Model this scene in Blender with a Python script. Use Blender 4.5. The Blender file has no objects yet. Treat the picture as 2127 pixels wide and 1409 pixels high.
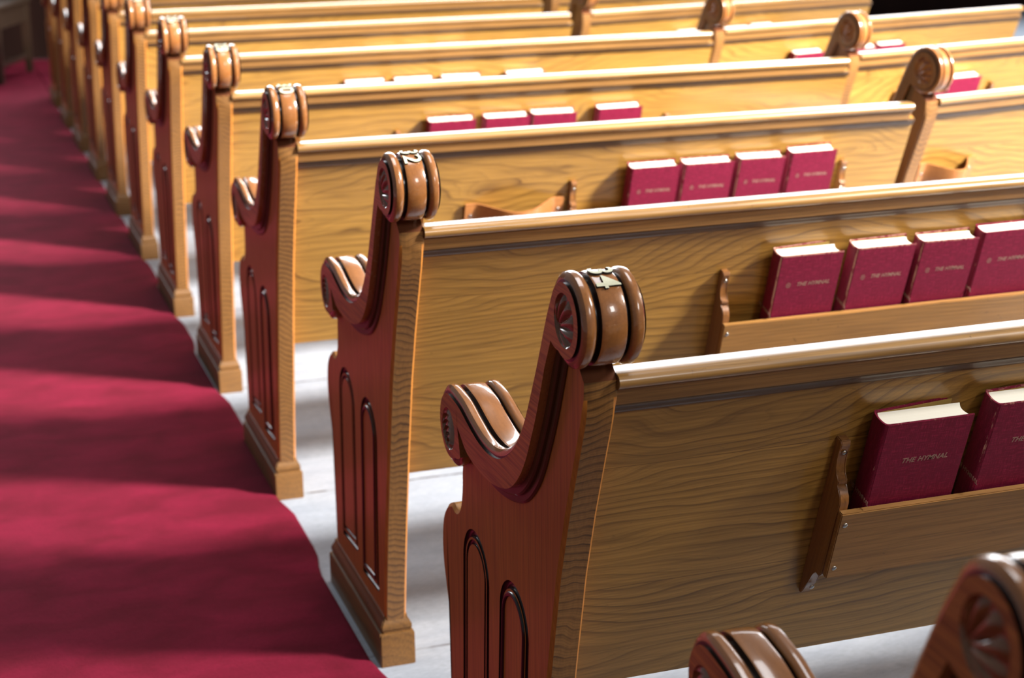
import bpy, bmesh, math, random
from mathutils import Vector, Matrix
random.seed(7)
S = bpy.context.scene
COL = S.collection
PI = math.pi
D = 0.86                                   # distance between pew rows

# ------------------------------------------------------------------ helpers
def link(name, me, mats, parent=None, mx=None):
    o = bpy.data.objects.new(name, me)
    COL.objects.link(o)
    if not me.materials:
        for m in (mats if isinstance(mats, (list, tuple)) else [mats]):
            me.materials.append(m)
    if parent is not None:
        o.parent = parent
    if mx is not None:
        o.matrix_local = mx
    return o

def mesh_of(bm, name, smooth=True, angle=35):
    bmesh.ops.recalc_face_normals(bm, faces=bm.faces[:])
    me = bpy.data.meshes.new(name)
    bm.to_mesh(me); bm.free()
    if smooth:
        for p in me.polygons:
            p.use_smooth = True
        try:
            me.set_sharp_from_angle(angle=math.radians(angle))
        except Exception:
            pass
    return me

def catmull(pts, sub=6, closed=False):
    out = []
    n = len(pts)
    rng = range(n) if closed else range(n - 1)
    for i in rng:
        g = (lambda k: pts[k % n]) if closed else (lambda k: pts[max(0, min(n - 1, k))])
        p0, p1, p2, p3 = g(i - 1), g(i), g(i + 1), g(i + 2)
        for j in range(sub):
            t = j / sub
            out.append(tuple(0.5 * ((2 * b) + (-a + c) * t + (2 * a - 5 * b + 4 * c - d) * t * t + (-a + 3 * b - 3 * c + d) * t ** 3)
                             for a, b, c, d in zip(p0, p1, p2, p3)))
    if not closed:
        out.append(tuple(pts[-1]))
    return out

def signed_area(p):
    return 0.5 * sum(p[i][0] * p[(i + 1) % len(p)][1] - p[(i + 1) % len(p)][0] * p[i][1] for i in range(len(p)))

def inset_normals(p):
    """inward normals of a closed outline"""
    s = 1 if signed_area(p) > 0 else -1
    n = len(p); out = []
    for i in range(n):
        a, b, c = p[i - 1], p[i], p[(i + 1) % n]
        def nn(u, v):
            dx, dy = v[0] - u[0], v[1] - u[1]
            l = math.hypot(dx, dy) or 1
            return (-dy / l * s, dx / l * s)
        n1, n2 = nn(a, b), nn(b, c)
        x, y = n1[0] + n2[0], n1[1] + n2[1]
        l = math.hypot(x, y) or 1
        x, y = x / l, y / l
        k = 1 / max(0.5, x * n1[0] + y * n1[1])
        out.append((x * k, y * k))
    return out

def loft(outline, layers, w=None, dark=()):
    """closed (y,z) outline lofted through (x, inset) layers; face material 1 on the layer spans named in dark"""
    bm = bmesh.new()
    nr = inset_normals(outline)
    w = w or [1] * len(outline)
    rings = []
    for x, d in layers:
        rings.append([bm.verts.new((x, p[0] + n[0] * d * k, p[1] + n[1] * d * k)) for p, n, k in zip(outline, nr, w)])
    m = len(outline)
    for r in range(len(rings) - 1):
        for i in range(m):
            j = (i + 1) % m
            f = bm.faces.new((rings[r][i], rings[r][j], rings[r + 1][j], rings[r + 1][i]))
            if r in dark and w[i] > 0.5 and w[j] > 0.5:
                f.material_index = 1
    bm.faces.new(rings[0]); bm.faces.new(rings[-1][::-1])
    caps = [f for f in bm.faces if len(f.verts) > 4]
    bmesh.ops.triangulate(bm, faces=caps, ngon_method='EAR_CLIP')
    return bm

def prism_x(profile, x0, x1, bevel=0.0, seg=2):
    """(y,z) profile extruded along x"""
    bm = bmesh.new()
    a = [bm.verts.new((x0, y, z)) for y, z in profile]
    b = [bm.verts.new((x1, y, z)) for y, z in profile]
    n = len(profile)
    for i in range(n):
        bm.faces.new((a[i], a[(i + 1) % n], b[(i + 1) % n], b[i]))
    bm.faces.new(a[::-1]); bm.faces.new(b)
    if bevel:
        bmesh.ops.bevel(bm, geom=bm.edges[:], offset=bevel, segments=seg, affect='EDGES', clamp_overlap=True)
    return bm

def box(bm, x0, x1, y0, y1, z0, z1, bevel=0.0, seg=2, mi=0):
    vs = [bm.verts.new((x, y, z)) for x in (x0, x1) for y in (y0, y1) for z in (z0, z1)]
    fs = [(0, 1, 3, 2), (4, 6, 7, 5), (0, 4, 5, 1), (2, 3, 7, 6), (0, 2, 6, 4), (1, 5, 7, 3)]
    faces = [bm.faces.new([vs[i] for i in f]) for f in fs]
    for f in faces:
        f.material_index = mi
    if bevel:
        ed = list({e for f in faces for e in f.edges})
        bmesh.ops.bevel(bm, geom=ed, offset=bevel, segments=seg, affect='EDGES', clamp_overlap=True)
    return bm

def boolean_cut(me, cutters):
    """subtract cutter meshes from me, keeping the cutters' own material"""
    o = bpy.data.objects.new('tmp', me); COL.objects.link(o)
    tmp = []
    for c in cutters:
        k = bpy.data.objects.new('tmpc', c); COL.objects.link(k); tmp.append(k)
        md = o.modifiers.new('b', 'BOOLEAN'); md.operation = 'DIFFERENCE'; md.solver = 'EXACT'; md.object = k
        try:
            md.material_mode = 'TRANSFER'
        except Exception:
            pass
    dg = bpy.context.evaluated_depsgraph_get(); dg.update()
    out = bpy.data.meshes.new_from_object(o.evaluated_get(dg))
    for k in tmp + [o]:
        bpy.data.objects.remove(k)
    for p in out.polygons:
        p.use_smooth = True
    out.set_sharp_from_angle(angle=math.radians(32))
    return out

def sweep_loop(path, x, r, nseg=10):
    """torus-like tube round a closed (y,z) path at depth x"""
    nr = inset_normals(path)
    bm = bmesh.new(); rings = []
    for p, n in zip(path, nr):
        rings.append([bm.verts.new((x + r * math.sin(2 * PI * k / nseg),
                                    p[0] + n[0] * r * math.cos(2 * PI * k / nseg),
                                    p[1] + n[1] * r * math.cos(2 * PI * k / nseg))) for k in range(nseg)])
    m = len(rings)
    for i in range(m):
        for k in range(nseg):
            bm.faces.new((rings[i][k], rings[(i + 1) % m][k], rings[(i + 1) % m][(k + 1) % nseg], rings[i][(k + 1) % nseg]))
    return bm

# ------------------------------------------------------------------ materials
def nodes(name):
    m = bpy.data.materials.new(name); m.use_nodes = True
    nt = m.node_tree; nt.nodes.clear()
    out = nt.nodes.new('ShaderNodeOutputMaterial'); b = nt.nodes.new('ShaderNodeBsdfPrincipled')
    nt.links.new(b.outputs[0], out.inputs[0])
    return m, nt, b

class N:
    def __init__(s, nt): s.nt = nt
    def add(s, t, **kw):
        n = s.nt.nodes.new(t)
        for k, v in kw.items():
            setattr(n, k, v)
        return n
    def put(s, sock, v):
        if isinstance(v, bpy.types.NodeSocket): s.nt.links.new(v, sock)
        else: sock.default_value = v
    def math(s, op, a, b=0.0, clamp=False):
        n = s.add('ShaderNodeMath', operation=op, use_clamp=clamp)
        s.put(n.inputs[0], a); s.put(n.inputs[1], b)
        return n.outputs[0]
    def noise(s, vec, scale, detail=2, rough=0.5, dist=0.0):
        n = s.add('ShaderNodeTexNoise')
        s.put(n.inputs['Vector'], vec); n.inputs['Scale'].default_value = scale
        n.inputs['Detail'].default_value = detail; n.inputs['Roughness'].default_value = rough
        n.inputs['Distortion'].default_value = dist
        return n.outputs['Fac']
    def mapping(s, vec, scale=(1, 1, 1), loc=(0, 0, 0), rot=(0, 0, 0)):
        n = s.add('ShaderNodeMapping')
        s.put(n.inputs['Vector'], vec); n.inputs['Scale'].default_value = scale
        n.inputs['Location'].default_value = loc; n.inputs['Rotation'].default_value = rot
        return n.outputs[0]
    def mix(s, f, a, b, mode='MIX'):
        n = s.add('ShaderNodeMix', data_type='RGBA', blend_type=mode)
        s.put(n.inputs[0], f); s.put(n.inputs[6], a); s.put(n.inputs[7], b)
        return n.outputs[2]
    def ramp(s, f, stops):
        n = s.add('ShaderNodeValToRGB'); e = n.color_ramp.elements
        while len(e) < len(stops): e.new(0.5)
        for k, (p, c) in enumerate(stops):
            e[k].position = p; e[k].color = (c, c, c, 1) if not isinstance(c, tuple) else c
        s.put(n.inputs[0], f)
        return n.outputs[0]

def rgb(r, g, b):
    f = lambda c: (c / 255 / 12.92) if c / 255 <= 0.04045 else ((c / 255 + 0.055) / 1.055) ** 2.4
    return (f(r), f(g), f(b), 1)

def wood(name, light, dark, along='x', freq=38, warp=5.0, wscale=(0.9, 3.5, 4.5), ring=0.75, fibre=0.35,
         rough=0.34, coat=0.35, planks=0.0, specks=0.3, tint=None, cross='z', sharp=True, spec=0.5, coat_rough=0.12):
    """finished oak: growth-ring lines across 'cross', pores and fibres running 'along'"""
    m, nt, b = nodes(name); q = N(nt)
    tc = q.add('ShaderNodeTexCoord'); oi = q.add('ShaderNodeObjectInfo')
    off = q.add('ShaderNodeCombineXYZ')
    r9 = q.math('MULTIPLY', oi.outputs['Random'], 9.0)
    q.put(off.inputs[0], r9); q.put(off.inputs[1], q.math('MULTIPLY', oi.outputs['Random'], 4.0)); q.put(off.inputs[2], 0.0)
    ad = q.add('ShaderNodeVectorMath', operation='ADD')
    q.put(ad.inputs[0], tc.outputs['Object']); q.put(ad.inputs[1], off.outputs[0])
    P = ad.outputs[0]
    sep = q.add('ShaderNodeSeparateXYZ'); q.put(sep.inputs[0], tc.outputs['Object'])
    c = sep.outputs['xyz'.index(cross)]
    if planks:
        pid = q.math('FLOOR', q.math('ADD', q.math('MULTIPLY', c, planks), q.math('MULTIPLY', oi.outputs['Random'], 0.6)))
        o2 = q.add('ShaderNodeCombineXYZ')
        q.put(o2.inputs[0], q.math('MULTIPLY', pid, 3.17)); q.put(o2.inputs[1], q.math('MULTIPLY', pid, 1.7))
        a2 = q.add('ShaderNodeVectorMath', operation='ADD'); q.put(a2.inputs[0], P); q.put(a2.inputs[1], o2.outputs[0]); P = a2.outputs[0]
    sc = {'x': wscale, 'z': (wscale[1], wscale[2], wscale[0]), 'y': (wscale[1], wscale[0], wscale[2])}[along]
    n1 = q.noise(q.mapping(P, sc), 1.0, 3.0, 0.45, 0.25)
    n2 = q.noise(q.mapping(P, tuple(k * 4 for k in sc)), 1.0, 2.0, 0.5)
    wm = q.ramp(q.noise(q.mapping(P, tuple(k * 0.7 for k in sc), (7.3, 2.2, 1.1)), 1.0, 1.0), [(0.38, 0.55), (0.54, 1.0)])
    v = q.math('ADD', q.math('MULTIPLY', c, freq), q.math('ADD', q.math('MULTIPLY', q.math('MULTIPLY', n1, wm), warp * 2), q.math('MULTIPLY', n2, warp * 0.16)))
    fr = q.math('FRACT', v)
    if sharp:
        rg = q.ramp(fr, [(0.0, 0.12), (0.3, 0.04), (0.7, 0.35), (0.92, 1.0), (1.0, 0.12)])
    else:
        rg = q.ramp(fr, [(0.0, 0.0), (0.5, 1.0), (1.0, 0.0)])
    fade = q.ramp(q.noise(q.mapping(P, tuple(k * 1.7 for k in sc), (3.1, 1.7, 5.2)), 1.0, 2.0), [(0.32, 0.35), (0.62, 1.0)])
    rg = q.math('MULTIPLY', rg, fade)
    v2 = q.math('FRACT', q.math('MULTIPLY', v, 3.37))
    rg = q.math('ADD', q.math('MULTIPLY', rg, 0.85), q.math('MULTIPLY', q.ramp(v2, [(0.0, 0.0), (0.6, 0.25), (0.9, 1.0), (1.0, 0.0)]), 0.26))
    fs = {'x': (7, 260, 260), 'z': (260, 260, 7), 'y': (260, 7, 260)}[along]
    fb = q.noise(q.mapping(P, fs), 1.0, 2.0, 0.6)
    fbr = q.ramp(fb, [(0.38, 0.0), (0.72, 1.0)])
    col = q.mix(q.math('MULTIPLY', rg, ring), light, dark)
    col = q.mix(q.math('MULTIPLY', fbr, fibre), col, tuple(x * 0.42 for x in dark[:3]) + (1,))
    big = q.noise(q.mapping(P, tuple(k * 0.8 for k in sc)), 1.3, 1.0)
    col = q.mix(q.ramp(big, [(0.3, 0.0), (0.7, 1.0)]), q.mix(0.22, col, dark), q.mix(0.12, col, light))
    if planks:
        wn = q.add('ShaderNodeTexWhiteNoise', noise_dimensions='1D'); q.put(wn.inputs['W'], pid)
        col = q.mix(q.math('MULTIPLY', wn.outputs['Value'], 0.30), col, q.mix(0.6, col, dark))
        fp = q.math('FRACT', q.math('ADD', q.math('MULTIPLY', c, planks), q.math('MULTIPLY', oi.outputs['Random'], 0.6)))
        col = q.mix(q.math('LESS_THAN', fp, 0.006), col, q.mix(0.6, col, dark))
    if specks:
        sp = q.noise(q.mapping(tc.outputs['Object'], {'x': (45, 70, 70), 'z': (70, 70, 45), 'y': (70, 45, 70)}[along]), 1.0, 3.0, 0.75, 0.6)
        col = q.mix(q.math('MULTIPLY', q.ramp(sp, [(0.66, 0.0), (0.74, 1.0)]), specks), col, rgb(48, 30, 18))
    q.put(b.inputs['Base Color'], col)
    rr = q.math('ADD', rough, q.math('MULTIPLY', q.noise(tc.outputs['Object'], 30, 3), 0.10))
    q.put(b.inputs['Roughness'], rr)
    b.inputs['Specular IOR Level'].default_value = spec
    b.inputs['Coat Weight'].default_value = coat; b.inputs['Coat Roughness'].default_value = coat_rough
    bp = q.add('ShaderNodeBump'); bp.inputs['Strength'].default_value = 0.12; bp.inputs['Distance'].default_value = 0.001
    q.put(bp.inputs['Height'], q.math('ADD', fb, q.math('MULTIPLY', rg, -0.35))); q.put(b.inputs['Normal'], bp.outputs[0])
    return m

M_PANEL = wood('oak_backrest', rgb(194, 146, 68), rgb(94, 60, 24), 'x', 54, 8.8, (1.25, 2.5, 3.6), 0.85, 0.42, planks=5.2, coat=0.35)
M_RAIL = wood('oak_rail', rgb(182, 136, 74), rgb(110, 76, 38), 'x', 95, 3.0, (1.0, 9, 9), 0.55, 0.5, cross='y', rough=0.34, coat=1.0, coat_rough=0.2, specks=0.5)
M_MOULD = wood('oak_moulding', rgb(168, 122, 66), rgb(98, 64, 34), 'x', 110, 3.0, (1.0, 9, 9), 0.6, 0.5, rough=0.42, coat=0.15)
M_FACE = wood('red_brown_oak_face', rgb(212, 136, 54), rgb(144, 86, 34), 'z', 42, 4.0, (0.9, 5, 5), 0.5, 0.35, cross='y', specks=0.12, rough=0.38, coat=0.2)
M_STRIP = wood('oak_edge_strip', rgb(160, 112, 58), rgb(78, 50, 26), 'z', 85, 3.8, (3.2, 10, 6), 1.5, 0.25, cross='z', specks=0.3, rough=0.4, coat=0.2)
M_SCROLL = wood('glossy_scroll_oak', rgb(176, 114, 62), rgb(114, 70, 38), 'y', 60, 2.0, (3, 6, 6), 0.30, 0.25, cross='x', specks=0.12, rough=0.22, coat=0.9, coat_rough=0.06, sharp=False)
M_RIBBON = wood('scroll_side_oak', rgb(208, 138, 64), rgb(124, 74, 34), 'y', 55, 2.0, (3, 6, 6), 0.35, 0.75, cross='z', specks=0.1, rough=0.36, coat=0.3)
M_BASE = wood('worn_base_oak', rgb(142, 98, 48), rgb(72, 48, 26), 'y', 60, 3.0, (2, 8, 8), 0.55, 0.4, specks=0.8, rough=0.45, coat=0.1)
M_RACK = wood('rack_oak', rgb(170, 122, 64), rgb(100, 66, 32), 'x', 90, 5.0, (1.5, 9, 9), 0.5, 0.5, rough=0.38, coat=0.2, specks=0.4)
M_BRK = wood('bracket_oak', rgb(150, 98, 50), rgb(88, 52, 26), 'z', 90, 5.0, (1.5, 9, 9), 0.5, 0.5, cross='y', rough=0.3, coat=0.5)
M_CUP = wood('bent_plywood', rgb(176, 116, 66), rgb(132, 80, 42), 'x', 60, 2.0, (1.5, 9, 9), 0.3, 0.3, rough=0.3, coat=0.5)
M_CARVE = wood('carved_oak', rgb(152, 96, 46), rgb(94, 54, 26), 'y', 55, 2.0, (3, 6, 6), 0.3, 0.4, cross='z', rough=0.22, coat=0.9, coat_rough=0.08)

def plain(name, col, rough=0.5, metal=0.0, spec=0.5, coat=0.0):
    m, nt, b = nodes(name); q = N(nt)
    tc = q.add('ShaderNodeTexCoord')
    n = q.noise(tc.outputs['Object'], 60, 3)
    q.put(b.inputs['Base Color'], q.mix(n, tuple(c * 0.85 for c in col[:3]) + (1,), tuple(min(1, c * 1.15) for c in col[:3]) + (1,)))
    b.inputs['Roughness'].default_value = rough; b.inputs['Metallic'].default_value = metal
    b.inputs['Specular IOR Level'].default_value = spec; b.inputs['Coat Weight'].default_value = coat
    return m
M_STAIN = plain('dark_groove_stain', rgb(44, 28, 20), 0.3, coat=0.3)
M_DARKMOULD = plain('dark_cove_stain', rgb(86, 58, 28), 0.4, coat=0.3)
M_BLOCK = plain('block_dark_reflection', rgb(96, 56, 36), 0.22, coat=0.8)  # sloped block top: its dark reflection is put into the base colour
M_WINGFACE = wood('shaded_oak_face', rgb(132, 92, 54), rgb(84, 54, 30), 'z', 42, 4.0, (0.9, 5, 5), 0.5, 0.35, cross='y', specks=0.12, rough=0.4, coat=0.4)  # face oak darkened, with the narrow gap's shade put into its colour
M_SCREW = plain('screw_steel', rgb(190, 188, 184), 0.25, 1.0)
M_DIGIT = plain('aged_brass_digits', rgb(222, 220, 190), 0.4, 0.15)
M_DIGITBED = plain('digit_patina', rgb(40, 44, 40), 0.4)
M_TITLE = plain('faded_gilt_lettering', rgb(152, 118, 104), 0.5, 0.0)
M_ENDPAPER = plain('yellow_endpaper', rgb(190, 158, 84), 0.8)

def cloth_mat():
    m, nt, b = nodes('crimson_book_cloth'); q = N(nt)
    tc = q.add('ShaderNodeTexCoord'); oi = q.add('ShaderNodeObjectInfo')
    g = tc.outputs['Object']
    wv = q.math('ADD', q.noise(q.mapping(g, (900, 900, 60)), 1.0, 1), q.noise(q.mapping(g, (60, 900, 900)), 1.0, 1))
    big = q.noise(g, 14, 3)
    base = q.mix(q.ramp(big, [(0.3, 0.0), (0.75, 1.0)]), rgb(134, 24, 56), rgb(154, 34, 72))
    base = q.mix(q.math('MULTIPLY', oi.outputs['Random'], 0.35), base, rgb(148, 32, 74))
    base = q.mix(q.ramp(wv, [(0.8, 0.0), (1.25, 1.0)]), base, rgb(114, 18, 48))
    # rubbed edges: pale threads along the joint of the spine and the board corners
    sep = q.add('ShaderNodeSeparateXYZ'); q.put(sep.inputs[0], g)
    dx = q.math('ABSOLUTE', q.math('SUBTRACT', sep.outputs[0], 0.0015))
    edge = q.math('LESS_THAN', dx, 0.0012)
    top = q.math('GREATER_THAN', sep.outputs[2], 0.1975)
    nz = q.noise(q.mapping(g, (120, 120, 26)), 1.0, 4, 0.7)
    nz = q.math('ADD', nz, q.math('MULTIPLY', q.math('SUBTRACT', oi.outputs['Random'], 0.5), 0.22))
    wear = q.math('MULTIPLY', q.math('MAXIMUM', edge, q.math('MULTIPLY', top, 0.6)), q.ramp(nz, [(0.50, 0.0), (0.60, 1.0)]))
    base = q.mix(wear, base, rgb(206, 160, 140))
    q.put(b.inputs['Base Color'], base)
    b.inputs['Roughness'].default_value = 0.6; b.inputs['Specular IOR Level'].default_value = 0.25
    bp = q.add('ShaderNodeBump'); bp.inputs['Strength'].default_value = 0.15; bp.inputs['Distance'].default_value = 0.0005
    q.put(bp.inputs['Height'], wv); q.put(b.inputs['Normal'], bp.outputs[0])
    return m
M_CLOTH = cloth_mat()

def pages_mat():
    m, nt, b = nodes('book_page_edges'); q = N(nt)
    tc = q.add('ShaderNodeTexCoord')
    ln = q.noise(q.mapping(tc.outputs['Object'], (3, 1400, 3)), 1.0, 2)
    q.put(b.inputs['Base Color'], q.mix(ln, rgb(238, 232, 212), rgb(250, 247, 236)))
    b.inputs['Roughness'].default_value = 0.75
    return m
M_PAGES = pages_mat()

def carpet_mat():
    m, nt, b = nodes('crimson_carpet_pile'); q = N(nt)
    tc = q.add('ShaderNodeTexCoord'); g = tc.outputs['Object']
    n = q.noise(q.mapping(g, (1.6, 2.6, 1)), 4.0, 5, 0.6, 0.4)
    n2 = q.noise(g, 240, 3, 0.7)
    c = q.mix(q.ramp(n, [(0.36, 0.0), (0.68, 1.0)]), rgb(98, 14, 34), rgb(126, 22, 50))
    c = q.mix(q.ramp(n2, [(0.3, 0.0), (0.75, 1.0)]), c, q.mix(0.5, c, rgb(66, 4, 22)))
    q.put(b.inputs['Base Color'], c)
    b.inputs['Roughness'].default_value = 0.95; b.inputs['Specular IOR Level'].default_value = 0.1
    b.inputs['Sheen Weight'].default_value = 0.12; b.inputs['Sheen Roughness'].default_value = 0.5
    b.inputs['Sheen Tint'].default_value = rgb(240, 90, 120)
    bp = q.add('ShaderNodeBump'); bp.inputs['Strength'].default_value = 0.5; bp.inputs['Distance'].default_value = 0.004
    q.put(bp.inputs['Height'], q.math('ADD', n2, q.math('MULTIPLY', n, 1.5))); q.put(b.inputs['Normal'], bp.outputs[0])
    return m

def floor_mat():
    m, nt, b = nodes('pale_grey_floor'); q = N(nt)
    tc = q.add('ShaderNodeTexCoord'); g = tc.outputs['Object']
    sep = q.add('ShaderNodeSeparateXYZ'); q.put(sep.inputs[0], g)
    mot = q.noise(q.mapping(g, (2.5, 7, 1)), 3.0, 5, 0.65)
    fine = q.noise(q.mapping(g, (60, 220, 1)), 1.0, 3, 0.7)
    c = q.mix(q.ramp(mot, [(0.3, 0.0), (0.75, 1.0)]), rgb(180, 188, 200), rgb(154, 163, 178))
    c = q.mix(q.math('MULTIPLY', q.ramp(fine, [(0.4, 0.0), (0.7, 1.0)]), 0.4), c, rgb(116, 124, 134))
    # butt joints of the flooring run across the nave, one behind every pew
    yy = q.math('ADD', sep.outputs[1], q.math('MULTIPLY', q.noise(q.mapping(g, (8, 1, 1)), 1.0, 2), 0.01))
    fy = q.math('FRACT', q.math('DIVIDE', q.math('SUBTRACT', yy, 0.219), D))
    ln = q.math('LESS_THAN', fy, 0.008)
    brk = q.ramp(q.noise(q.mapping(g, (6, 0.2, 1)), 1.0, 3, 0.7), [(0.42, 0.25), (0.5, 1.0)])
    c = q.mix(q.math('MULTIPLY', ln, brk), c, rgb(70, 60, 54))
    q.put(b.inputs['Base Color'], c)
    b.inputs['Roughness'].default_value = 0.55; b.inputs['Specular IOR Level'].default_value = 0.3
    return m

def wall_mat():
    m, nt, b = nodes('dark_stained_panelling'); q = N(nt)
    tc = q.add('ShaderNodeTexCoord')
    n = q.noise(q.mapping(tc.outputs['Object'], (12, 12, 0.6)), 1.0, 3)
    q.put(b.inputs['Base Color'], q.mix(n, rgb(34, 20, 18), rgb(52, 32, 26)))
    b.inputs['Roughness'].default_value = 0.8
    b.inputs['Specular IOR Level'].default_value = 0.1
    return m

# ------------------------------------------------------------------ the setting
def struct(name, bm, mat):
    o = link(name, mesh_of(bm, name, False), mat); o['kind'] = 'structure'
    return o
bm = bmesh.new(); box(bm, -4.0, 14.0, -4.0, 11.6, -0.1, 0.0); struct('floor', bm, floor_mat())
WALL = wall_mat()
bm = bmesh.new(); box(bm, -4.0, 14.0, 11.6, 11.8, -0.1, 1.9); struct('wall_back', bm, WALL)

# carpet runner in the aisle: a slab with a rounded, slightly wandering edge
bm = bmesh.new()
ys = [-3.9 + 0.05 * i for i in range(int(15.4 / 0.05) + 1)]
prev = None
for y in ys:
    ph = ((y - 0.40) / D) % 1.0               # pew bases stand at ph 0.75..1.25
    xe = -0.0124 + 0.016 * min(1.0, 1.6 * max(0.0, math.sin(PI * min(1, max(0, (ph - 0.25) / 0.49))))) + 0.0004 * math.sin(y * 3.1)
    if y > 9.3: xe = 0.004
    prof = [(-3.2, 0.0), (-3.2, 0.014), (xe - 0.012, 0.014), (xe - 0.005, 0.0125), (xe - 0.001, 0.008), (xe, 0.0)]
    ring = [bm.verts.new((x, y, z)) for x, z in prof]
    if prev:
        for i in range(len(ring) - 1):
            bm.faces.new((prev[i], prev[i + 1], ring[i + 1], ring[i]))
        bm.faces.new((prev[-1], prev[0], ring[0], ring[-1]))
    else:
        bm.faces.new(ring)
    prev = ring
bm.faces.new(prev[::-1])
carpet = link('carpet_runner', mesh_of(bm, 'carpet_runner', True, 60), carpet_mat())
carpet['label'] = 'crimson carpet runner covering the aisle along the ends of the pews'
carpet['category'] = 'carpet'
bm = bmesh.new(); box(bm, 0.0045, 6.0, 9.4, 11.45, 0.0, 0.014, 0.003)
cross = link('cross_aisle_carpet', mesh_of(bm, 'cross_aisle_carpet'), carpet.data.materials[0])
cross['label'] = 'strip of dark crimson carpet lying across the floor beyond the farthest pew'
cross['category'] = 'carpet'

# ------------------------------------------------------------------ pew end profile (y forward from the viewer, z up)
HC, HR = (0.010, 0.904), 0.055               # head scroll
AC, AR = (0.473, 0.636), 0.058               # arm scroll
def arc(c, r, a0, a1, n):
    return [(c[0] + r * math.cos(math.radians(a0 + (a1 - a0) * i / n)), c[1] + r * math.sin(math.radians(a0 + (a1 - a0) * i / n))) for i in range(n + 1)]
top_head = arc(HC, HR, -38, -332, 44)        # under, back, over the top to 28 degrees
mid = catmull([top_head[-1], (0.078, 0.898), (0.112, 0.832), (0.148, 0.768), (0.172, 0.733), (0.203, 0.702), (0.245, 0.677),
               (0.290, 0.666), (0.335, 0.667), (0.378, 0.676), (0.420, 0.688), (0.452, 0.6925), AC and (0.473, 0.694)], 5)[1:-1]
top_arm = arc(AC, AR, 90, -148, 36)
low = catmull([(0.430, 0.628), (0.437, 0.646), (0.424, 0.640), (0.389, 0.622), (0.323, 0.615), (0.268, 0.620), (0.215, 0.635),
               (0.178, 0.660), (0.149, 0.692), (0.122, 0.736), (0.100, 0.777), (0.075, 0.832)], 4)
RIB = top_head + mid + top_arm + low
RW = [1] * (len(top_head) + len(mid) + len(top_arm)) + [0] * len(low)
for k in range(4):                            # fade the edge moulding out at both ends
    RW[len(top_head) + len(mid) + len(top_arm) - 1 - k] = k / 4
    RW[k] = k / 4

def end_rings(xm, w):
    """layers of the beaded scroll, centred on xm with half width w"""
    s = w / 0.040
    h = [(-1.0, 0.0120), (-0.935, 0.0150), (-0.915, 0.0090), (-0.885, 0.0045), (-0.82, 0.0010), (-0.72, 0.0), (-0.62, 0.0004), (-0.55, 0.0025),
         (-0.500, 0.006), (-0.485, 0.0115), (-0.385, 0.0115), (-0.365, 0.0030), (-0.30, 0.0018), (0.0, 0.0015)]
    L = [(xm + a * w, d) for a, d in h]
    L += [(xm - a * w, d) for a, d in reversed(h[:-1])]
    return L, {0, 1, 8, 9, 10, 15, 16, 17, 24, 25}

def rosette(cx, cy, cz, r, kind, sgn=-1):
    """carved disc set into the scroll face; a height field over a polar grid"""
    bm = bmesh.new(); nr, na = 26, 96
    def h(y, z):
        if kind == 'fan':                     # leaves fanning out from a root on the front edge
            ry, rz = 0.86 * r, -0.42 * r
            dy, dz = y - ry, z - rz
            d = math.hypot(dy, dz); a = math.atan2(dz, -dy)
            L = 1.62 * r * (0.62 + 0.38 * math.cos(a - 0.35))
            t = (a + 0.75) / 2.55 * 6.0
            pet = abs(math.sin(PI * t)) ** 0.7
            bound = L * (0.86 + 0.14 * pet)
            body = max(0.0, math.sin(PI * min(1, max(0, d / bound)))) ** 0.6
            return -0.0052 + 0.0050 * pet * body if d < bound else -0.0052
        # stacked crescents growing from the lower edge
        d = math.hypot(y - 0.10 * r, z + 0.80 * r) / r
        k = d * 3.4
        return -0.0056 + 0.0052 * (1 - (k % 1.0)) ** 0.8 * (1 if d < 1.75 else 0)
    rows = []
    for i in range(nr + 1):
        rr = r * i / nr
        row = []
        for j in range(na):
            a = 2 * PI * j / na
            y, z = rr * math.cos(a), rr * math.sin(a) * 1.0
            e = h(y, z) * min(1.0, (nr - i) / 2.0)
            row.append(bm.verts.new((cx - e, cy + y, cz + z)))
            if i == 0:
                break
        rows.append(row)
    for j in range(na):
        bm.faces.new((rows[0][0], rows[1][j], rows[1][(j + 1) % na]))
    for i in range(1, nr):
        for j in range(na):
            bm.faces.new((rows[i][j], rows[i + 1][j], rows[i + 1][(j + 1) % na], rows[i][(j + 1) % na]))
    # close the back so that the carving is a solid inlay
    back = [bm.verts.new((cx + 0.0061, v.co.y, v.co.z)) for v in rows[-1]]
    for j in range(na):
        bm.faces.new((rows[-1][j], back[j], back[(j + 1) % na], rows[-1][(j + 1) % na]))
    bm.faces.new(back)
    return bm

def cyl_x(x0, x1, cy, cz, r, n=64):
    bm = bmesh.new()
    a = [bm.verts.new((x0, cy + r * math.cos(2 * PI * k / n), cz + r * math.sin(2 * PI * k / n))) for k in range(n)]
    b = [bm.verts.new((x1, v.co.y, v.co.z)) for v in a]
    for k in range(n):
        bm.faces.new((a[k], a[(k + 1) % n], b[(k + 1) % n], b[k]))
    bm.faces.new(a[::-1]); bm.faces.new(b)
    return bm

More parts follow.
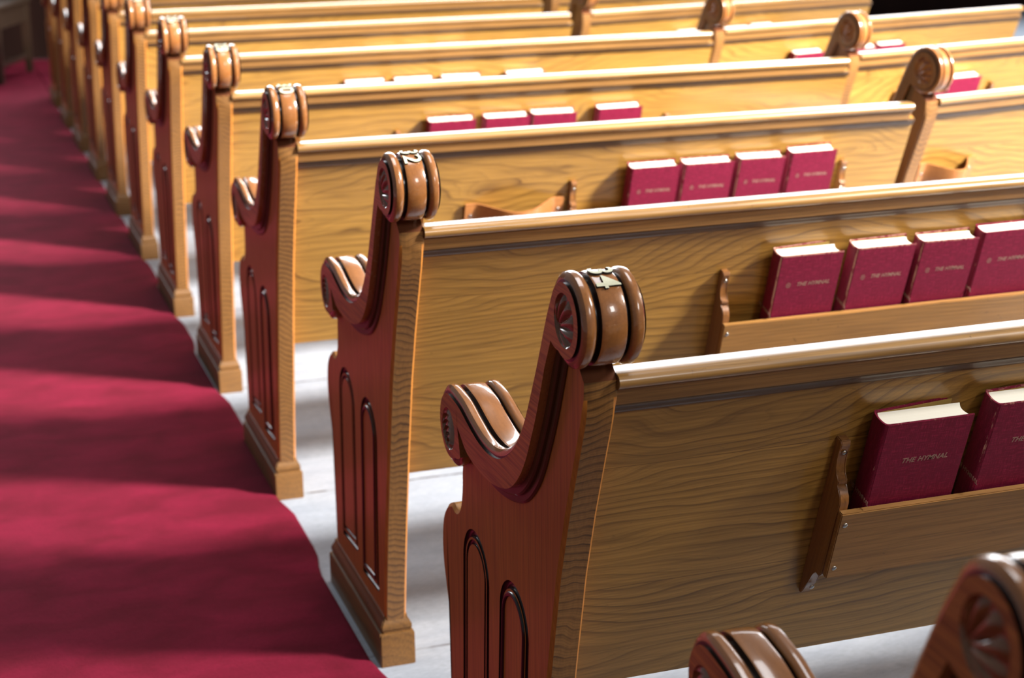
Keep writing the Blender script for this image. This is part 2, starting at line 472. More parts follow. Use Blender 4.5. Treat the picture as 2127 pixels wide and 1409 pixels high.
T = 0.040
BODY = ([(0.0, 0.8325), (0.0010, 0.812), (0.0025, 0.796), (0.008, 0.778), (0.031, 0.722), (0.060, 0.650), (0.091, 0.560), (0.127, 0.420), (0.158, 0.285),
         (0.180, 0.175), (0.193, 0.095), (0.200, 0.030), (0.201, 0.0), (0.575, 0.0), (0.574, 0.10), (0.570, 0.22), (0.569, 0.30)]
        + catmull([(0.574, 0.318), (0.585, 0.350), (0.596, 0.385), (0.598, 0.420), (0.590, 0.455), (0.570, 0.480), (0.545, 0.493)], 4)
        + catmull([(0.538, 0.494), (0.522, 0.490), (0.506, 0.497), (0.495, 0.514), (0.488, 0.540), (0.486, 0.565), (0.476, 0.600)], 4)
        + [(0.455, 0.640), (0.400, 0.650), (0.320, 0.636), (0.250, 0.645), (0.190, 0.685), (0.145, 0.740), (0.100, 0.820), (0.06, 0.875),
           (0.035, 0.890), (0.022, 0.8530)])
BW_ = [0.12 if (p[1] > 0.80 or p[1] > 0.62 and p[0] > 0.04 and p[0] < 0.46 and p[1] > 0.66) else 1 for p in BODY]

def arch(cy0, cy1, spring, bottom0, bottom1, lean):
    """arched groove path, leaning a little like the panel"""
    c = (cy0 + cy1) / 2; r = (cy1 - cy0) / 2
    pts = [(c + r * math.cos(a), spring + r * math.sin(a)) for a in [PI * k / 18 for k in range(19)]]
    L = [(cy0 + lean * k / 8, spring + (bottom0 - spring) * k / 8) for k in range(1, 9)]
    R = [(cy1 + lean * k / 8, spring + (bottom1 - spring) * k / 8) for k in range(8, 0, -1)]
    return pts + L + R

def build_end(w, hasgrooves, name, M_FACE=M_FACE, M_RIBBON=M_RIBBON):
    """meshes of a pew end: half width w of the scroll; body T thick"""
    xm = T / 2
    body = loft(BODY, [(0.0, 0.0055), (0.0042, 0.0), (T - 0.0042, 0.0), (T, 0.0055)], BW_)
    for f in body.faces:
        f.normal_update()
        if abs(f.normal.x) < 0.45:
            f.material_index = 3 if (f.normal.z > 0.4 and f.calc_center_median().z > 0.82 and f.calc_center_median().y < 0.03) else 1
    me = mesh_of(body, name)
    me.materials.append(M_FACE); me.materials.append(M_STRIP); me.materials.append(M_STAIN); me.materials.append(M_BLOCK)
    if hasgrooves:
        cut = []
        for a in ((0.372, 0.482, 0.432, 0.148, 0.140, 0.022), (0.208, 0.316, 0.424, 0.132, 0.126, 0.028)):
            for d, r in ((0.0, 0.0058), (0.0125, 0.0036)):
                p = arch(a[0] + d, a[1] - d, a[2], a[3] + d * 1.2, a[4] + d * 1.2, a[5])
                c = mesh_of(sweep_loop(p, 0.0004, r, 12), 'c')
                for mt in (M_FACE, M_STRIP, M_STAIN, M_BLOCK): c.materials.append(mt)
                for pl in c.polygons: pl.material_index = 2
                cut.append(c)
        me = boolean_cut(me, cut)
    L, dk = end_rings(xm, w)
    rb = mesh_of(loft(RIB, L, RW, dk), name + '_scroll', True, 40)
    rb.materials.append(M_SCROLL); rb.materials.append(M_STAIN); rb.materials.append(M_RIBBON)
    for p in rb.polygons:
        if abs(p.normal.x) > 0.98 and p.material_index == 0:
            p.material_index = 2
    cut = []
    for c, r in ((HC, 0.031), ((AC[0] + 0.006, AC[1] - 0.006), 0.030)):
        k = mesh_of(cyl_x(xm - w - 0.01, xm - w + 0.0062, c[0], c[1], r), 'c')
        for mt in (M_SCROLL, M_STAIN, M_RIBBON): k.materials.append(mt)
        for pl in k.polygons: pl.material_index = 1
        cut.append(k)
    rb = boolean_cut(rb, cut)
    ros = mesh_of(rosette(xm - w, HC[0], HC[1], 0.0309, 'fan'), name + '_fan', True, 50)
    ros2 = mesh_of(rosette(xm - w, AC[0] + 0.006, AC[1] - 0.006, 0.0299, 'shell'), name + '_shell', True, 50)
    for r in (ros, ros2): r.materials.append(M_CARVE)
    # two stepped mouldings under the scroll
    mo = bmesh.new()
    inner = [(0.045, 0.890), (0.09, 0.835), (0.135, 0.755), (0.175, 0.705), (0.22, 0.668), (0.29, 0.645), (0.36, 0.652), (0.43, 0.660)]
    lo = [(0.430, 0.625)] + low[8:] + [(0.060, 0.868)]
    nr = inset_normals(lo + inner)
    for off, xx in ((0.0105, 0.74), (0.021, 0.60)):
        prof = [(p[0] - n[0] * off * min(1, k / 6), p[1] - n[1] * off * min(1, k / 6)) for k, (p, n) in enumerate(zip(lo, nr))] + inner
        hw = max(w * xx, T / 2 + 0.0012)
        b2 = loft(prof, [(xm - hw, 0.0022), (xm - hw + 0.0022, 0.0), (xm + hw - 0.0022, 0.0), (xm + hw, 0.0022)])
        tmp = bpy.data.meshes.new('t'); b2.to_mesh(tmp); b2.free(); mo.from_mesh(tmp)
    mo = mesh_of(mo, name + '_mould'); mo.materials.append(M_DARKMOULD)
    # base block with a moulded top edge
    bb = bmesh.new(); rings = []
    for o, z in ((0.012, 0.0), (0.012, 0.060), (0.0105, 0.063), (0.0065, 0.0635), (0.0065, 0.067), (0.0085, 0.070), (0.0083, 0.076), (0.0050, 0.083), (0.0022, 0.088), (0.0012, 0.094)):
        x0, x1, y0, y1 = -o, T + o, 0.197 - o, 0.585 + o
        rings.append([bb.verts.new(p) for p in ((x0, y0, z), (x1, y0, z), (x1, y1, z), (x0, y1, z))])
    for a, b_ in zip(rings, rings[1:]):
        for i in range(4):
            bb.faces.new((a[i], a[(i + 1) % 4], b_[(i + 1) % 4], b_[i]))
    bb.faces.new(rings[0][::-1]); bb.faces.new(rings[-1])
    ve = [e for e in bb.edges if abs(e.verts[0].co.z - e.verts[1].co.z) > 0.0005 and abs(e.verts[0].co.x - e.verts[1].co.x) < 0.01]
    bmesh.ops.bevel(bb, geom=ve, offset=0.002, segments=2, affect='EDGES')
    bb = mesh_of(bb, name + '_base'); bb.materials.append(M_BASE)
    return dict(body=me, scroll=rb, fan=ros, shell=ros2, mould=mo, base=bb)

END = build_end(0.040, True, 'pew_end')
WEND = build_end(0.025, False, 'wing_end', M_WINGFACE, M_WINGFACE)

def place_end(kit, parent, mx=Matrix(), scale=1.0):
    e = link('end_panel', kit['body'], [], parent, mx)
    link('scroll_arm', kit['scroll'], [], e); link('scroll_moulding', kit['mould'], [], e); link('base_block', kit['base'], [], e)
    link('carved_leaf_fan', kit['fan'], [], e); link('carved_shell', kit['shell'], [], e)
    return e

def number_mesh(txt):
    """raised digits bent over the top of the head scroll, read from the aisle"""
    cu = bpy.data.curves.new('t', 'FONT'); cu.body = txt; cu.size = 0.040; cu.extrude = 0.0016; cu.offset = 0.0004
    cu.resolution_u = 6; cu.space_character = 1.08
    cu.align_x = 'CENTER'; cu.align_y = 'CENTER'
    o = bpy.data.objects.new('t', cu); COL.objects.link(o)
    dg = bpy.context.evaluated_depsgraph_get(); dg.update()
    me = bpy.data.meshes.new_from_object(o.evaluated_get(dg))
    bpy.data.objects.remove(o)
    bm = bmesh.new(); bm.from_mesh(me)
    bmesh.ops.subdivide_edges(bm, edges=[e for e in bm.edges if e.calc_length() > 0.004], cuts=2)
    bmesh.ops.triangulate(bm, faces=bm.faces[:])
    ys = [v.co.y for v in bm.verts]; mid = (min(ys) + max(ys)) / 2; sc = 0.0285 / (max(ys) - min(ys))
    R = HR - 0.0012
    for v in bm.verts:
        u, up, h = v.co.x * sc * 1.0, (v.co.y - mid) * sc, v.co.z
        a = math.radians(110) + u / R        # reading direction runs from the far side towards the viewer
        a = math.radians(110) - (-u) / R
        r = R + h + 0.0008
        v.co = Vector((T / 2 + up, HC[0] + r * math.cos(a), HC[1] + r * math.sin(a)))
    m = mesh_of(bm, 'pew_number', False); m.materials.append(M_DIGIT); m.materials.append(M_DIGITBED)
    for p in m.polygons:
        c = Vector((0, p.center.y - HC[0], p.center.z - HC[1])).normalized()
        if p.normal.dot(c) < 0.6: p.material_index = 1
    return m

# ------------------------------------------------------------------ the leaning back panel's own frame: X along the pew, -Y out of the panel, Z up the panel
LEAN = math.atan2(0.144, 0.412)
PF = Matrix.Translation((0, 0.03, 0.78)) @ Matrix.Rotation(LEAN, 4, 'X')
def P3(x, off, s):                           # x, distance out of the panel, distance down the panel
    return Vector((x, -off, -s))

RAIL = [(0.004, 0.8205), (-0.002, 0.8212), (-0.0060, 0.8245), (-0.0072, 0.829), (-0.0060, 0.8335), (-0.002, 0.8372), (0.005, 0.8388), (0.018, 0.8392),
        (0.034, 0.8385), (0.041, 0.836), (0.0445, 0.830), (0.0445, 0.790), (0.030, 0.790), (0.006, 0.8185)]
FASC = [(0.0048, 0.8185), (0.0058, 0.8165), (0.0088, 0.8010), (0.0096, 0.7995), (0.0112, 0.7990), (0.040, 0.7990), (0.040, 0.8185)]
COVE = [(0.0140, 0.7988), (0.0136, 0.7965), (0.0150, 0.7945), (0.0172, 0.7940), (0.0185, 0.7925), (0.0195, 0.7895), (0.0215, 0.7868), (0.0245, 0.7850),
        (0.0285, 0.7838), (0.0400, 0.7838), (0.0400, 0.7988)]

def rack_parts(pew, x0, x1):
    """book rack screwed to the back of the pew"""
    th = 0.013
    bp = [(0, .325), (0, .073), (.0125, .0725), (.0155, .077), (.0135, .088), (.0125, .100), (.0145, .112), (.019, .120), (.027, .1235), (.0275, .128), (.025, .131),
          (.032, .134), (.038, .140), (.0415, .149), (.0415, .262), (.035, .272), (.027, .270), (.024, .276), (.020, .283), (.016, .300), (.008, .322), (.004, .3275)]
    bm = bmesh.new()
    box(bm, x0, x1, -0.0515, -0.0420, -0.262, -0.157, 0.0012)
    board = link('rack_board', mesh_of(bm, 'rack_board', True, 30), M_RACK, pew, PF)
    bm = bmesh.new(); box(bm, x0 + th, x1 - th, -0.0418, -0.001, -0.244, -0.236, 0.0008)
    link('rack_shelf', mesh_of(bm, 'rack_shelf'), M_RACK, board)
    for xb in (x0, x1 - th):
        bm = prism_x([(-o, -s) for o, s in bp], xb, xb + th, 0.001, 2)
        br = link('rack_bracket', mesh_of(bm, 'rack_bracket', True, 35), M_BRK, board)
        for off, s in ((.0155, .089), (.0185, .306)):
            link('screw', screw(xb + th / 2, off, s), M_SCREW, br)
    for xb in (x0 + 0.008, x1 - 0.008):
        for s in (.175, .245):
            link('screw', screw(xb, .0517, s), M_SCREW, board)
    return board

def screw(x, off, s, r=0.0036):
    bm = bmesh.new()
    bmesh.ops.create_uvsphere(bm, u_segments=14, v_segments=8, radius=r)
    for v in bm.verts:
        v.co = Vector((v.co.x, v.co.y * 0.45, v.co.z)) + Vector((x, -off, -s))
    return mesh_of(bm, 'screw', True, 60)

def cup_holder(pew, x0, x1):
    """bowed strip that keeps small cups and pencils"""
    n = 40; w = x1 - x0; th = 0.006
    bm = bmesh.new(); rings = []
    for i in range(n + 1):
        t = i / n
        u = min(1, max(0, (t - 0.10) / 0.80)) 
        b = math.sin(PI * u) ** 1.3
        off = 0.004 + 0.052 * b
        x = x0 + w * t
        rings.append([bm.verts.new((x, -o, -s)) for o, s in ((off, .112), (off + th * .2, .110), (off + th * .8, .110), (off + th, .112), (off + th, .176), (off, .178))])
    for a, b_ in zip(rings, rings[1:]):
        for k in range(6):
            bm.faces.new((a[k], a[(k + 1) % 6], b_[(k + 1) % 6], b_[k]))
    bm.faces.new(rings[0][::-1]); bm.faces.new(rings[-1])
    h = link('cup_strip', mesh_of(bm, 'cup_strip', True, 40), M_CUP, pew, PF)
    for xb in (x0 + 0.012, x1 - 0.012):
        link('screw', screw(xb, .0105, .138), M_SCREW, h)
        bm = bmesh.new(); box(bm, xb - 0.011, xb + 0.011, -0.0045, 0.0, -0.174, -0.114, 0.0008)
        link('spacer', mesh_of(bm, 'spacer'), M_BRK, h)
    return h

# ------------------------------------------------------------------ pews
ROWS = {}
GROUP = 'central pews one behind another beside the aisle'
WGROUP = 'angled side pews beyond the central pews'
def skew(me, L, frame=Matrix()):
    for v in me.vertices:
        if v.co.x > L - 0.02:
            v.co.x -= 0.2 * max(0.0, (frame @ v.co).y - 0.04)
    return me
def pew_body(root, x0, L, plain_right=True):
    """rail, mouldings, back, seat between x0 and L"""
    link('top_rail', skew(mesh_of(prism_x(RAIL, x0, L), 'top_rail', True, 40), L), M_RAIL, root)
    link('rail_moulding', skew(mesh_of(prism_x(FASC, x0 + 0.0005, L - 0.004), 'rail_moulding', True, 40), L), M_MOULD, root)
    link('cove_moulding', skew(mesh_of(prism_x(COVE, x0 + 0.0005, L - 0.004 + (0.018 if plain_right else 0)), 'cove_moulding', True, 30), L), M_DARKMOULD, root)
    bm = bmesh.new(); e = 0.020 if plain_right else 0.0; box(bm, x0 + 0.0005, L - 0.002 + e, 0.0, 0.018, -0.437, 0.022, 0.0008)
    link('backrest', skew(mesh_of(bm, 'backrest'), L, PF), M_PANEL, root, PF)
    seat = [(0.196, 0.375), (0.200, 0.398), (0.30, 0.402), (0.44, 0.416), (0.53, 0.424), (0.553, 0.420), (0.560, 0.410), (0.556, 0.398), (0.44, 0.390), (0.30, 0.378)]
    link('seat', skew(mesh_of(prism_x(seat, x0 + 0.0005, L - 0.002), 'seat', True, 40), L), M_RAIL, root)
    if plain_right:
        pr = [(0.030, 0.812), (0.040, 0.79), (0.068, 0.722), (0.094, 0.650), (0.125, 0.560), (0.175, 0.420), (0.205, 0.285), (0.215, 0.175), (0.225, 0.0),
              (0.57, 0.0), (0.565, 0.45), (0.44, 0.60), (0.20, 0.62), (0.05, 0.812)]
        link('end_panel', skew(mesh_of(prism_x(pr, L - 0.004, L + 0.018, 0.002), 'plain_end'), L), M_STRIP, root)

DX = {1: .013, 2: -.005, 3: .005, 4: .001}; DY = {1: -.019, 2: .008, 3: -.001}
ORD = ['nearest pew, cut off by the bottom right corner, only its blurred scrolls showing',
       'large sharp foreground pew with the number 34 on its head scroll',
       'pew directly beyond the large sharp one, four big hymnals in its rack',
       'pew with a bowed cup strip beside its rack of four hymnals',
       'pew with four hymnals whose upper covers just show above the rail before it',
       'pew with four white page tops showing above the rail before it',
       'pew with three white page tops showing above the rail before it',
       'blurred pew just beyond the book rows, head scroll cut by the top edge',
       'blurred pew fourth from the far end of the aisle, its back edge gold',
       'blurred pew third from the far end of the aisle row',
       'blurred pew second from the far end of the aisle row',
       'farthest pew of the aisle row, in shade near the dark chair']
LEN = {-1: 1.5, 0: 1.56, 1: 1.66, 2: 1.475, 3: 1.775, 4: 1.76, 5: 1.59, 6: 1.78, 7: 1.78, 8: 1.78, 9: 1.78, 10: 1.78}
RACK = {-1: None, 0: (.349, 1.02), 1: (.578, 1.235), 2: (.652, 1.333), 3: (.47, 1.25), 4: (.50, 1.28), 5: (.60, 1.30), 6: (.60, 1.30)}
for n in range(-1, 11):
    root = bpy.data.objects.new('church_pew', None); COL.objects.link(root)
    root.location = (DX.get(n, 0) + (-0.022 if n == -1 else 0), n * D + DY.get(n, 0) + (0.02 if n == -1 else 0), 0)
    if n == -1: root.rotation_euler = (0, 0, -0.05)
    root['label'] = ORD[n + 1]; root['category'] = 'pew'; root['group'] = GROUP
    ROWS[n] = root
    e = place_end(END, root)
    if -1 <= n <= 8:
        link('pew_number', number_mesh(str(34 - 2 * n)), [], e)
    pew_body(root, T, LEN[n])
    if RACK.get(n): rack_parts(root, *RACK[n])
cup_holder(ROWS[2], .413, .640)

WING = {2: (1.53, .05), 3: (1.83, .08), 4: (1.80, .05), 5: (1.64, .0), 6: (1.83, .0)}
WORD = {2: 'angled side pew with a bowed cup strip, nearest at the right edge',
        3: 'angled side pew with red hymnals right of its bright round scroll and a bracket beyond',
        4: 'angled side pew whose scroll stands between one hymnal and two others',
        5: 'angled side pew ending in the dark gap at the upper right',
        6: 'farthest blurred angled side pew, at the top edge of the frame'}
WROWS = {}
WA = math.atan(0.2)
for n, (xd, yo) in WING.items():
    root = bpy.data.objects.new('side_pew', None); COL.objects.link(root)
    root.location = (xd, n * D + yo, 0); root.rotation_euler = (0, 0, WA)
    root['label'] = WORD[n]; root['category'] = 'pew'; root['group'] = WGROUP
    WROWS[n] = root
    place_end(WEND, root)
    pew_body(root, T, 1.40)
rack_parts(WROWS[3], .22, .62)
rack_parts(WROWS[4], .30, 1.0)
rack_parts(WROWS[5], .42, 1.1)
cup_holder(WROWS[2], .045, .225)

# ------------------------------------------------------------------ hymnals
BW, BH, BT = 0.124, 0.200, 0.032
def book_meshes(flare):
    """cover (two boards and a rounded spine), page block, endpaper"""
    c = 0.0026
    bm = bmesh.new()
    # local frame: x from spine to fore edge, y into the panel (0 = front board), z up
    box(bm, 0.0035, BW, 0.0, c, 0.0, BH, 0.0009)
    bk = bmesh.new(); box(bk, 0.0035, BW, 0.0, c, 0.0, BH, 0.0009)
    bmesh.ops.rotate(bk, verts=bk.verts[:], cent=(0.0035, 0, 0), matrix=Matrix.Rotation(math.radians(flare), 3, 'Z'))
    bmesh.ops.translate(bk, verts=bk.verts[:], vec=(0, BT - c, 0))
    t = bpy.data.meshes.new('t'); bk.to_mesh(t); bk.free(); bm.from_mesh(t)
    prof = []
    for k in range(13):
        a = PI * k / 12
        prof.append((0.0038 - 0.0062 * math.sin(a) ** 0.8, BT / 2 - (BT / 2) * math.cos(a)))
    inn = [(x + 0.0022, BT / 2 + (y - BT / 2) * 0.88) for x, y in reversed(prof)]
    pr = prof + inn
    z0 = [bm.verts.new((x, y, 0.0)) for x, y in pr]; z1 = [bm.verts.new((x, y, BH)) for x, y in pr]
    m = len(pr)
    for i in range(m):
        bm.faces.new((z0[i], z0[(i + 1) % m], z1[(i + 1) % m], z1[i]))
    for i in range(12):
        bm.faces.new((z1[i], z1[i + 1], z1[m - 2 - i], z1[m - 1 - i])); bm.faces.new((z0[i + 1], z0[i], z0[m - 1 - i], z0[m - 2 - i]))
    cover = mesh_of(bm, 'cover', True, 40)
    bm = bmesh.new(); y0, y1 = c + 0.0003, BT - c - 0.0003
    n = 10; ring = []
    for k in range(n + 1):
        u = k / n; y = y0 + (y1 - y0) * u
        ring.append((BW - 0.0045 - 0.0045 * math.sin(PI * u), y))
    pr = [(0.0052, y1), (0.0030, y1 - 0.005), (0.0022, (y0 + y1) / 2), (0.0030, y0 + 0.005), (0.0052, y0)] + ring
    z0 = [bm.verts.new((x, y, 0.003)) for x, y in pr]; z1 = [bm.verts.new((x, y, BH - 0.0032)) for x, y in pr]
    m = len(pr)
    for i in range(m):
        bm.faces.new((z0[i], z0[(i + 1) % m], z1[(i + 1) % m], z1[i]))
    bm.faces.new(z0[::-1]); bm.faces.new(z1)
    pages = mesh_of(bm, 'pages', True, 40)
    bm = bmesh.new(); box(bm, 0.006, BW - 0.004, 0, 0.0004, 0.003, BH - 0.003)
    bmesh.ops.rotate(bm, verts=bm.verts[:], cent=(0.0035, 0, 0), matrix=Matrix.Rotation(math.radians(flare), 3, 'Z'))
    bmesh.ops.translate(bm, verts=bm.verts[:], vec=(0, BT - c - 0.0006, 0))
    endp = mesh_of(bm, 'endpaper', False)
    return cover, pages, endp
BOOKS = [book_meshes(f) for f in (0.0, 2.5, 5.0)]

def title_mesh(txt, size, shear=0.28):
    cu = bpy.data.curves.new('t', 'FONT'); cu.body = txt; cu.size = size; cu.extrude = 0.00012; cu.shear = shear; cu.offset = size * 0.018
    cu.align_x = 'CENTER'; cu.align_y = 'CENTER'; cu.resolution_u = 4; cu.space_word = 1.25
    o = bpy.data.objects.new('t', cu); COL.objects.link(o)
    dg = bpy.context.evaluated_depsgraph_get(); dg.update()
    me = bpy.data.meshes.new_from_object(o.evaluated_get(dg)); bpy.data.objects.remove(o)
    me.materials.clear(); me.materials.append(M_TITLE)
    return me
TITLE = title_mesh('THE HYMNAL', 0.0104)
SPINE = title_mesh('THE HYMNAL', 0.0085, 0)
def emblem_mesh():
    """small shield-like ring stamped before the title"""
    bm = bmesh.new(); n = 28
    for r0, r1 in ((0.0052, 0.0044), (0.0034, 0.0028)):
        a = [bm.verts.new((r0 * math.cos(2 * PI * k / n) * 0.85, r0 * math.sin(2 * PI * k / n), 0.0001)) for k in range(n)]
        b = [bm.verts.new((r1 * math.cos(2 * PI * k / n) * 0.85, r1 * math.sin(2 * PI * k / n), 0.0001)) for k in range(n)]
        for k in range(n):
            bm.faces.new((a[k], a[(k + 1) % n], b[(k + 1) % n], b[k]))
    bmesh.ops.create_grid(bm, x_segments=1, y_segments=1, size=0.0011)
    me = mesh_of(bm, 'emblem', False); me.materials.append(M_TITLE)
    return me
EMBLEM = emblem_mesh()
UP = Matrix.Rotation(math.radians(90), 4, 'X')
for b_ in BOOKS:
    for me_, m_ in zip(b_, (M_CLOTH, M_PAGES, M_ENDPAPER)): me_.materials.append(m_)

def make_book(v, emblem):
    r = bpy.data.objects.new('hymnal', None); COL.objects.link(r); r['category'] = 'book'
    c, p, e = BOOKS[v]
    cv = link('cover', c, [], r); link('pages', p, [], r)
    if v: link('endpaper', e, [], cv)
    link('title', TITLE, [], cv, Matrix.Translation((BW / 2 + (0.012 if emblem else 0.006), -0.00006, 0.140)) @ UP)
    link('spine_title', SPINE, [], cv, Matrix.Translation((-0.00245, BT / 2, 0.085)) @ Matrix.Rotation(PI, 4, 'Z') @ Matrix.Rotation(math.radians(90), 4, 'Y') @ Matrix.Rotation(math.radians(90), 4, 'Z'))
    if emblem:
        link('emblem', EMBLEM, [], cv, Matrix.Translation((0.026, -0.00015, 0.140)) @ UP)
    return r
PROTO = {}
def copy_tree(o, parent=None):
    c = o.copy(); COL.objects.link(c)
    if parent is not None: c.parent = parent
    for ch in [k for k in bpy.data.objects if k.parent == o and k != c]:
        copy_tree(ch, c)
    return c

def put_book(root, x, width, v, emblem, label, group, lift=0.0, yaw=0.0, roll=0.0, off=0.0385):
    key = (v, emblem)
    if key not in PROTO:
        o = make_book(v, emblem); PROTO[key] = o
    else:
        o = copy_tree(PROTO[key])
    R = root.matrix_basis @ PF @ Matrix.Translation((x, -off, -0.2352 + lift)) @ Matrix.Rotation(yaw, 4, 'Z') @ Matrix.Rotation(roll, 4, 'Y')
    o.matrix_world = R @ Matrix.Diagonal((width / BW, 1, 1, 1))
    o['label'] = label; o['group'] = group; o['category'] = 'book'
    return o

for r in list(ROWS.values()) + list(WROWS.values()):
    r.matrix_basis                                   # evaluated from loc/rot
bpy.context.view_layer.update()
place = ['leftmost', 'second from the left', 'third from the left', 'rightmost']
sets = {0: [(.387, .124, 2, False, 0), (.538, .126, 1, False, .010)],
        1: [(.668, .122, 2, True, 0), (.812, .118, 1, True, .002), (.942, .114, 1, True, .003), (1.066, .126, 0, True, .010)],
        2: [(.780, .116, 0, True, 0), (.905, .122, 0, True, 0), (1.040, .113, 0, True, .004), (1.170, .116, 1, True, .009)],
        3: [(.552, .128, 0, True, -.001), (.703, .126, 0, True, 0), (.836, .126, 0, True, .003), (1.026, .128, 0, True, .005)],
        4: [(.536, .130, 0, True, 0), (.690, .128, 0, True, 0), (.844, .130, 0, True, 0), (1.060, .128, 0, True, 0)],
        5: [(.816, .128, 0, True, 0), (.954, .116, 0, True, 0), (1.078, .128, 0, True, .006)]}
for n, L in sets.items():
    for k, (x, w, v, em, lift) in enumerate(L):
        cnt = len(L)
        pos = 'leftmost' if k == 0 else ('rightmost' if k == cnt - 1 else ('middle' if cnt == 3 else place[k]))
        if n == 0:
            lab = ['crimson hymnal with its back board sprung open, beside the scalloped bracket of the nearest rack',
                   'crimson hymnal with frayed spine, cut off by the right edge of the frame, nearest rack'][k]
        else:
            lab = {1: f'large crimson hymnal, {pos} of four just beyond the foreground pew',
                   2: f'crimson hymnal, {pos} of four in the rack beside the bowed cup strip',
                   3: f'half-hidden crimson hymnal, {pos} of four covers just above a rail',
                   4: f'white hymnal page top, {pos} in the line of four',
                   5: f'white hymnal page top, {pos} in the line of three'}[n]
        put_book(ROWS[n], x, w, v, em, lab, ['hymnals in the foreground pew rack', 'hymnals in the rack beyond the foreground pew', 'hymnals in the rack by the cup strip', 'hymnals half hidden by a rail', 'four hymnals showing page tops', 'three hymnals showing page tops'][n], lift + random.uniform(0, .001),
                 yaw=[0.0, 0.012, -0.010, 0.006][k], roll=[0.0, 0.012, 0.008, -0.004][k])
for n, L in {3: [(.268, .124), (.400, .128)], 4: [(.345, .126), (.590, .122), (.720, .120)], 5: [(.448, .100), (.680, .106), (.798, .108)]}.items():
    for k, (x, w) in enumerate(L):
        pos = ['left', 'right'][k] if len(L) == 2 else ['left', 'middle', 'right'][k]
        put_book(WROWS[n], x, w, 0, True, {3: f'crimson hymnal, {pos} of two beside the nearest bright round scroll', 4: f'crimson hymnal, {pos} of three around the middle round scroll', 5: f'small pale hymnal, {pos} of three around the farthest round scroll'}[n], 'hymnals in the side pew racks', 0.001 + (0.005 if k == len(L) - 1 else 0))

# ------------------------------------------------------------------ wooden chair at the far end of the aisle
def chair():
    r = bpy.data.objects.new('wooden_chair', None); COL.objects.link(r)
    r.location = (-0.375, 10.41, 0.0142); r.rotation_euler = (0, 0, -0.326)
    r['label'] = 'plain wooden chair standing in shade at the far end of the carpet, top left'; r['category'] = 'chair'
    m = wood('shaded_chair_wood', rgb(70, 50, 32), rgb(46, 34, 24), 'z', 60, 3, (1, 9, 9), 0.4, 0.4, cross='y', rough=0.45)  # wood darkened to stand for the shade at the aisle's far end
    w, d = 0.26, 0.375
    bm = bmesh.new(); box(bm, -w - .01, w + .01, -d - .01, d + .01, 0.475, 0.505, 0.006); link('seat', mesh_of(bm, 'chair_seat'), m, r)
    for sx in (-1, 1):
        for sy in (-1, 1):
            bm = bmesh.new()
            top = 0.475 if sy < 0 else 1.05
            rg = []
            for z, h in ((0, .020), (0.30, .026), (0.475, .028), (top if top > .5 else .4751, .022)):
                cx, cy = sx * (w - .03), sy * (d - .03) + (0.08 * max(0, z - .48))
                rg.append([bm.verts.new((cx + a * h, cy + b * h, z)) for a, b in ((-1, -1), (1, -1), (1, 1), (-1, 1))])
            for a, b_ in zip(rg, rg[1:]):
                for i in range(4): bm.faces.new((a[i], a[(i + 1) % 4], b_[(i + 1) % 4], b_[i]))
            bm.faces.new(rg[0][::-1]); bm.faces.new(rg[-1])
            link('leg', mesh_of(bm, 'chair_leg', False), m, r)
    bm = bmesh.new()
    for sx in (-1, 1): box(bm, sx * (w - .03) - .012, sx * (w - .03) + .012, -d + .05, d - .05, 0.35, 0.475)
    for sy in (-1, 1): box(bm, -w + .05, w - .05, sy * (d - .03) - .012, sy * (d - .03) + .012, 0.35, 0.475)
    link('apron', mesh_of(bm, 'apron', False), m, r)
    bm = bmesh.new()
    for sx in (-1, 1): box(bm, sx * (w - .03) - .011, sx * (w - .03) + .011, -d + .05, d - .05, 0.10, 0.13)
    box(bm, -w + .05, w - .05, -.012, .012, 0.10, 0.13)
    link('stretcher', mesh_of(bm, 'stretcher', False), m, r)
    bm = bmesh.new(); box(bm, -w + .05, w - .05, d - .005, d + .015, 0.80, 1.02, 0.006)
    link('backrest', mesh_of(bm, 'chair_back'), m, r)
chair()

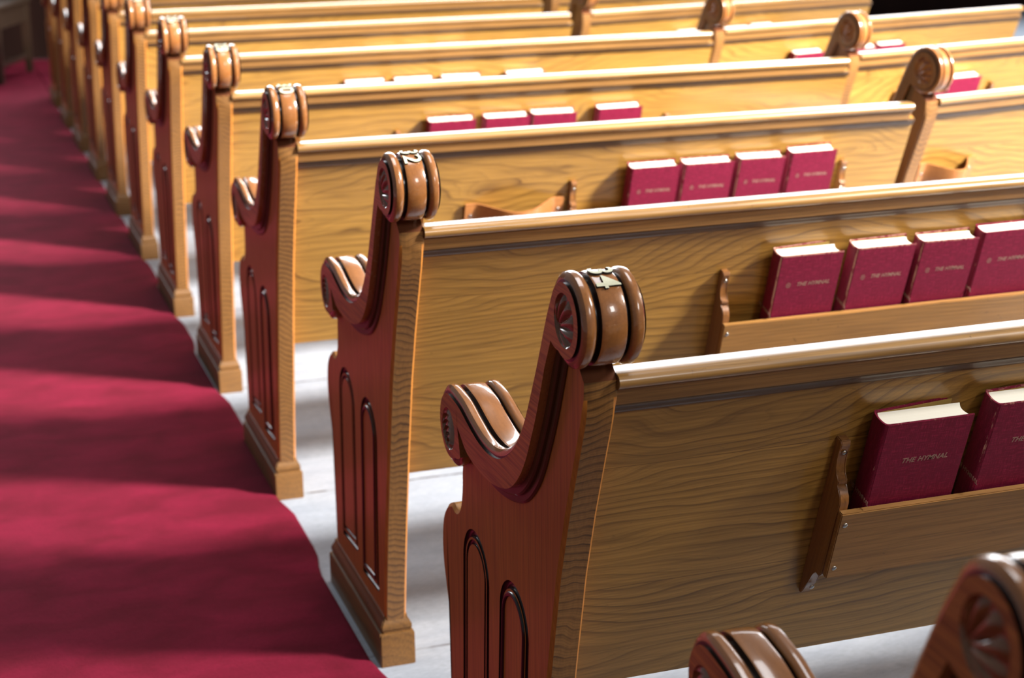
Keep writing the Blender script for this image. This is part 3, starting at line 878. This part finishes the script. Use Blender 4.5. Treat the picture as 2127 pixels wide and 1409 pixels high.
# ------------------------------------------------------------------ light
def area(name, loc, target, size, sizey, power, col, spread=180):
    l = bpy.data.lights.new(name, 'AREA'); l.shape = 'RECTANGLE'; l.size = size; l.size_y = sizey
    l.energy = power; l.color = col; l.spread = math.radians(spread)
    o = bpy.data.objects.new(name, l); COL.objects.link(o)
    o.location = loc
    o.rotation_euler = (Vector(target) - Vector(loc)).to_track_quat('-Z', 'Y').to_euler()
    return o
area('right_clerestory_window', (5.2, -1.6, 4.6), (1.0, 3.8, 0.6), 0.85, 1.5, 425, (1.0, 0.96, 0.90), 64)
area('far_window', (4.5, 11.7, 3.9), (2.6, 1.0, 0.8), 14.0, 3.8, 1150, (0.93, 0.96, 1.0), 150)
area('rear_window', (1.8, -5.0, 4.0), (0.4, 0.3, 0.7), 1.0, 1.3, 32, (0.98, 0.97, 0.95), 120)
area('roof_light', (0.9, 2.2, 6.5), (0.9, 2.2, 0.0), 2.2, 3.4, 110, (0.97, 0.98, 1.0), 140)

w = bpy.data.worlds.new('daylight_in_nave'); S.world = w; w.use_nodes = True
w.node_tree.nodes['Background'].inputs[0].default_value = (0.88, 0.93, 1.0, 1)
w.node_tree.nodes['Background'].inputs[1].default_value = 0.15

# ------------------------------------------------------------------ camera
cam = bpy.data.cameras.new('camera'); co = bpy.data.objects.new('camera', cam); COL.objects.link(co)
R_ = ((0.9476970306027234, -0.31881331545183855, -0.015113175622196894),
      (0.10058291249079934, 0.25338148654279413, 0.9621231210153055),
      (0.30290826317822545, 0.9133213520814951, -0.2721960542153038))
mx = Matrix((( R_[0][0], R_[1][0], -R_[2][0], -0.641),
             ( R_[0][1], R_[1][1], -R_[2][1], -1.6817),
             ( R_[0][2], R_[1][2], -R_[2][2], 1.3937), (0, 0, 0, 1)))
co.matrix_world = mx
cam.sensor_width = 36; cam.lens = 3533.6 / 2127 * 36
cam.dof.use_dof = True; cam.dof.focus_distance = 2.12; cam.dof.aperture_fstop = 6.0
cam.clip_start = 0.05
S.camera = co
vs = S.view_settings
vs.view_transform = 'Standard'; vs.look = 'None'; vs.gamma = 1; vs.exposure = 0.0; vs.use_curve_mapping = False
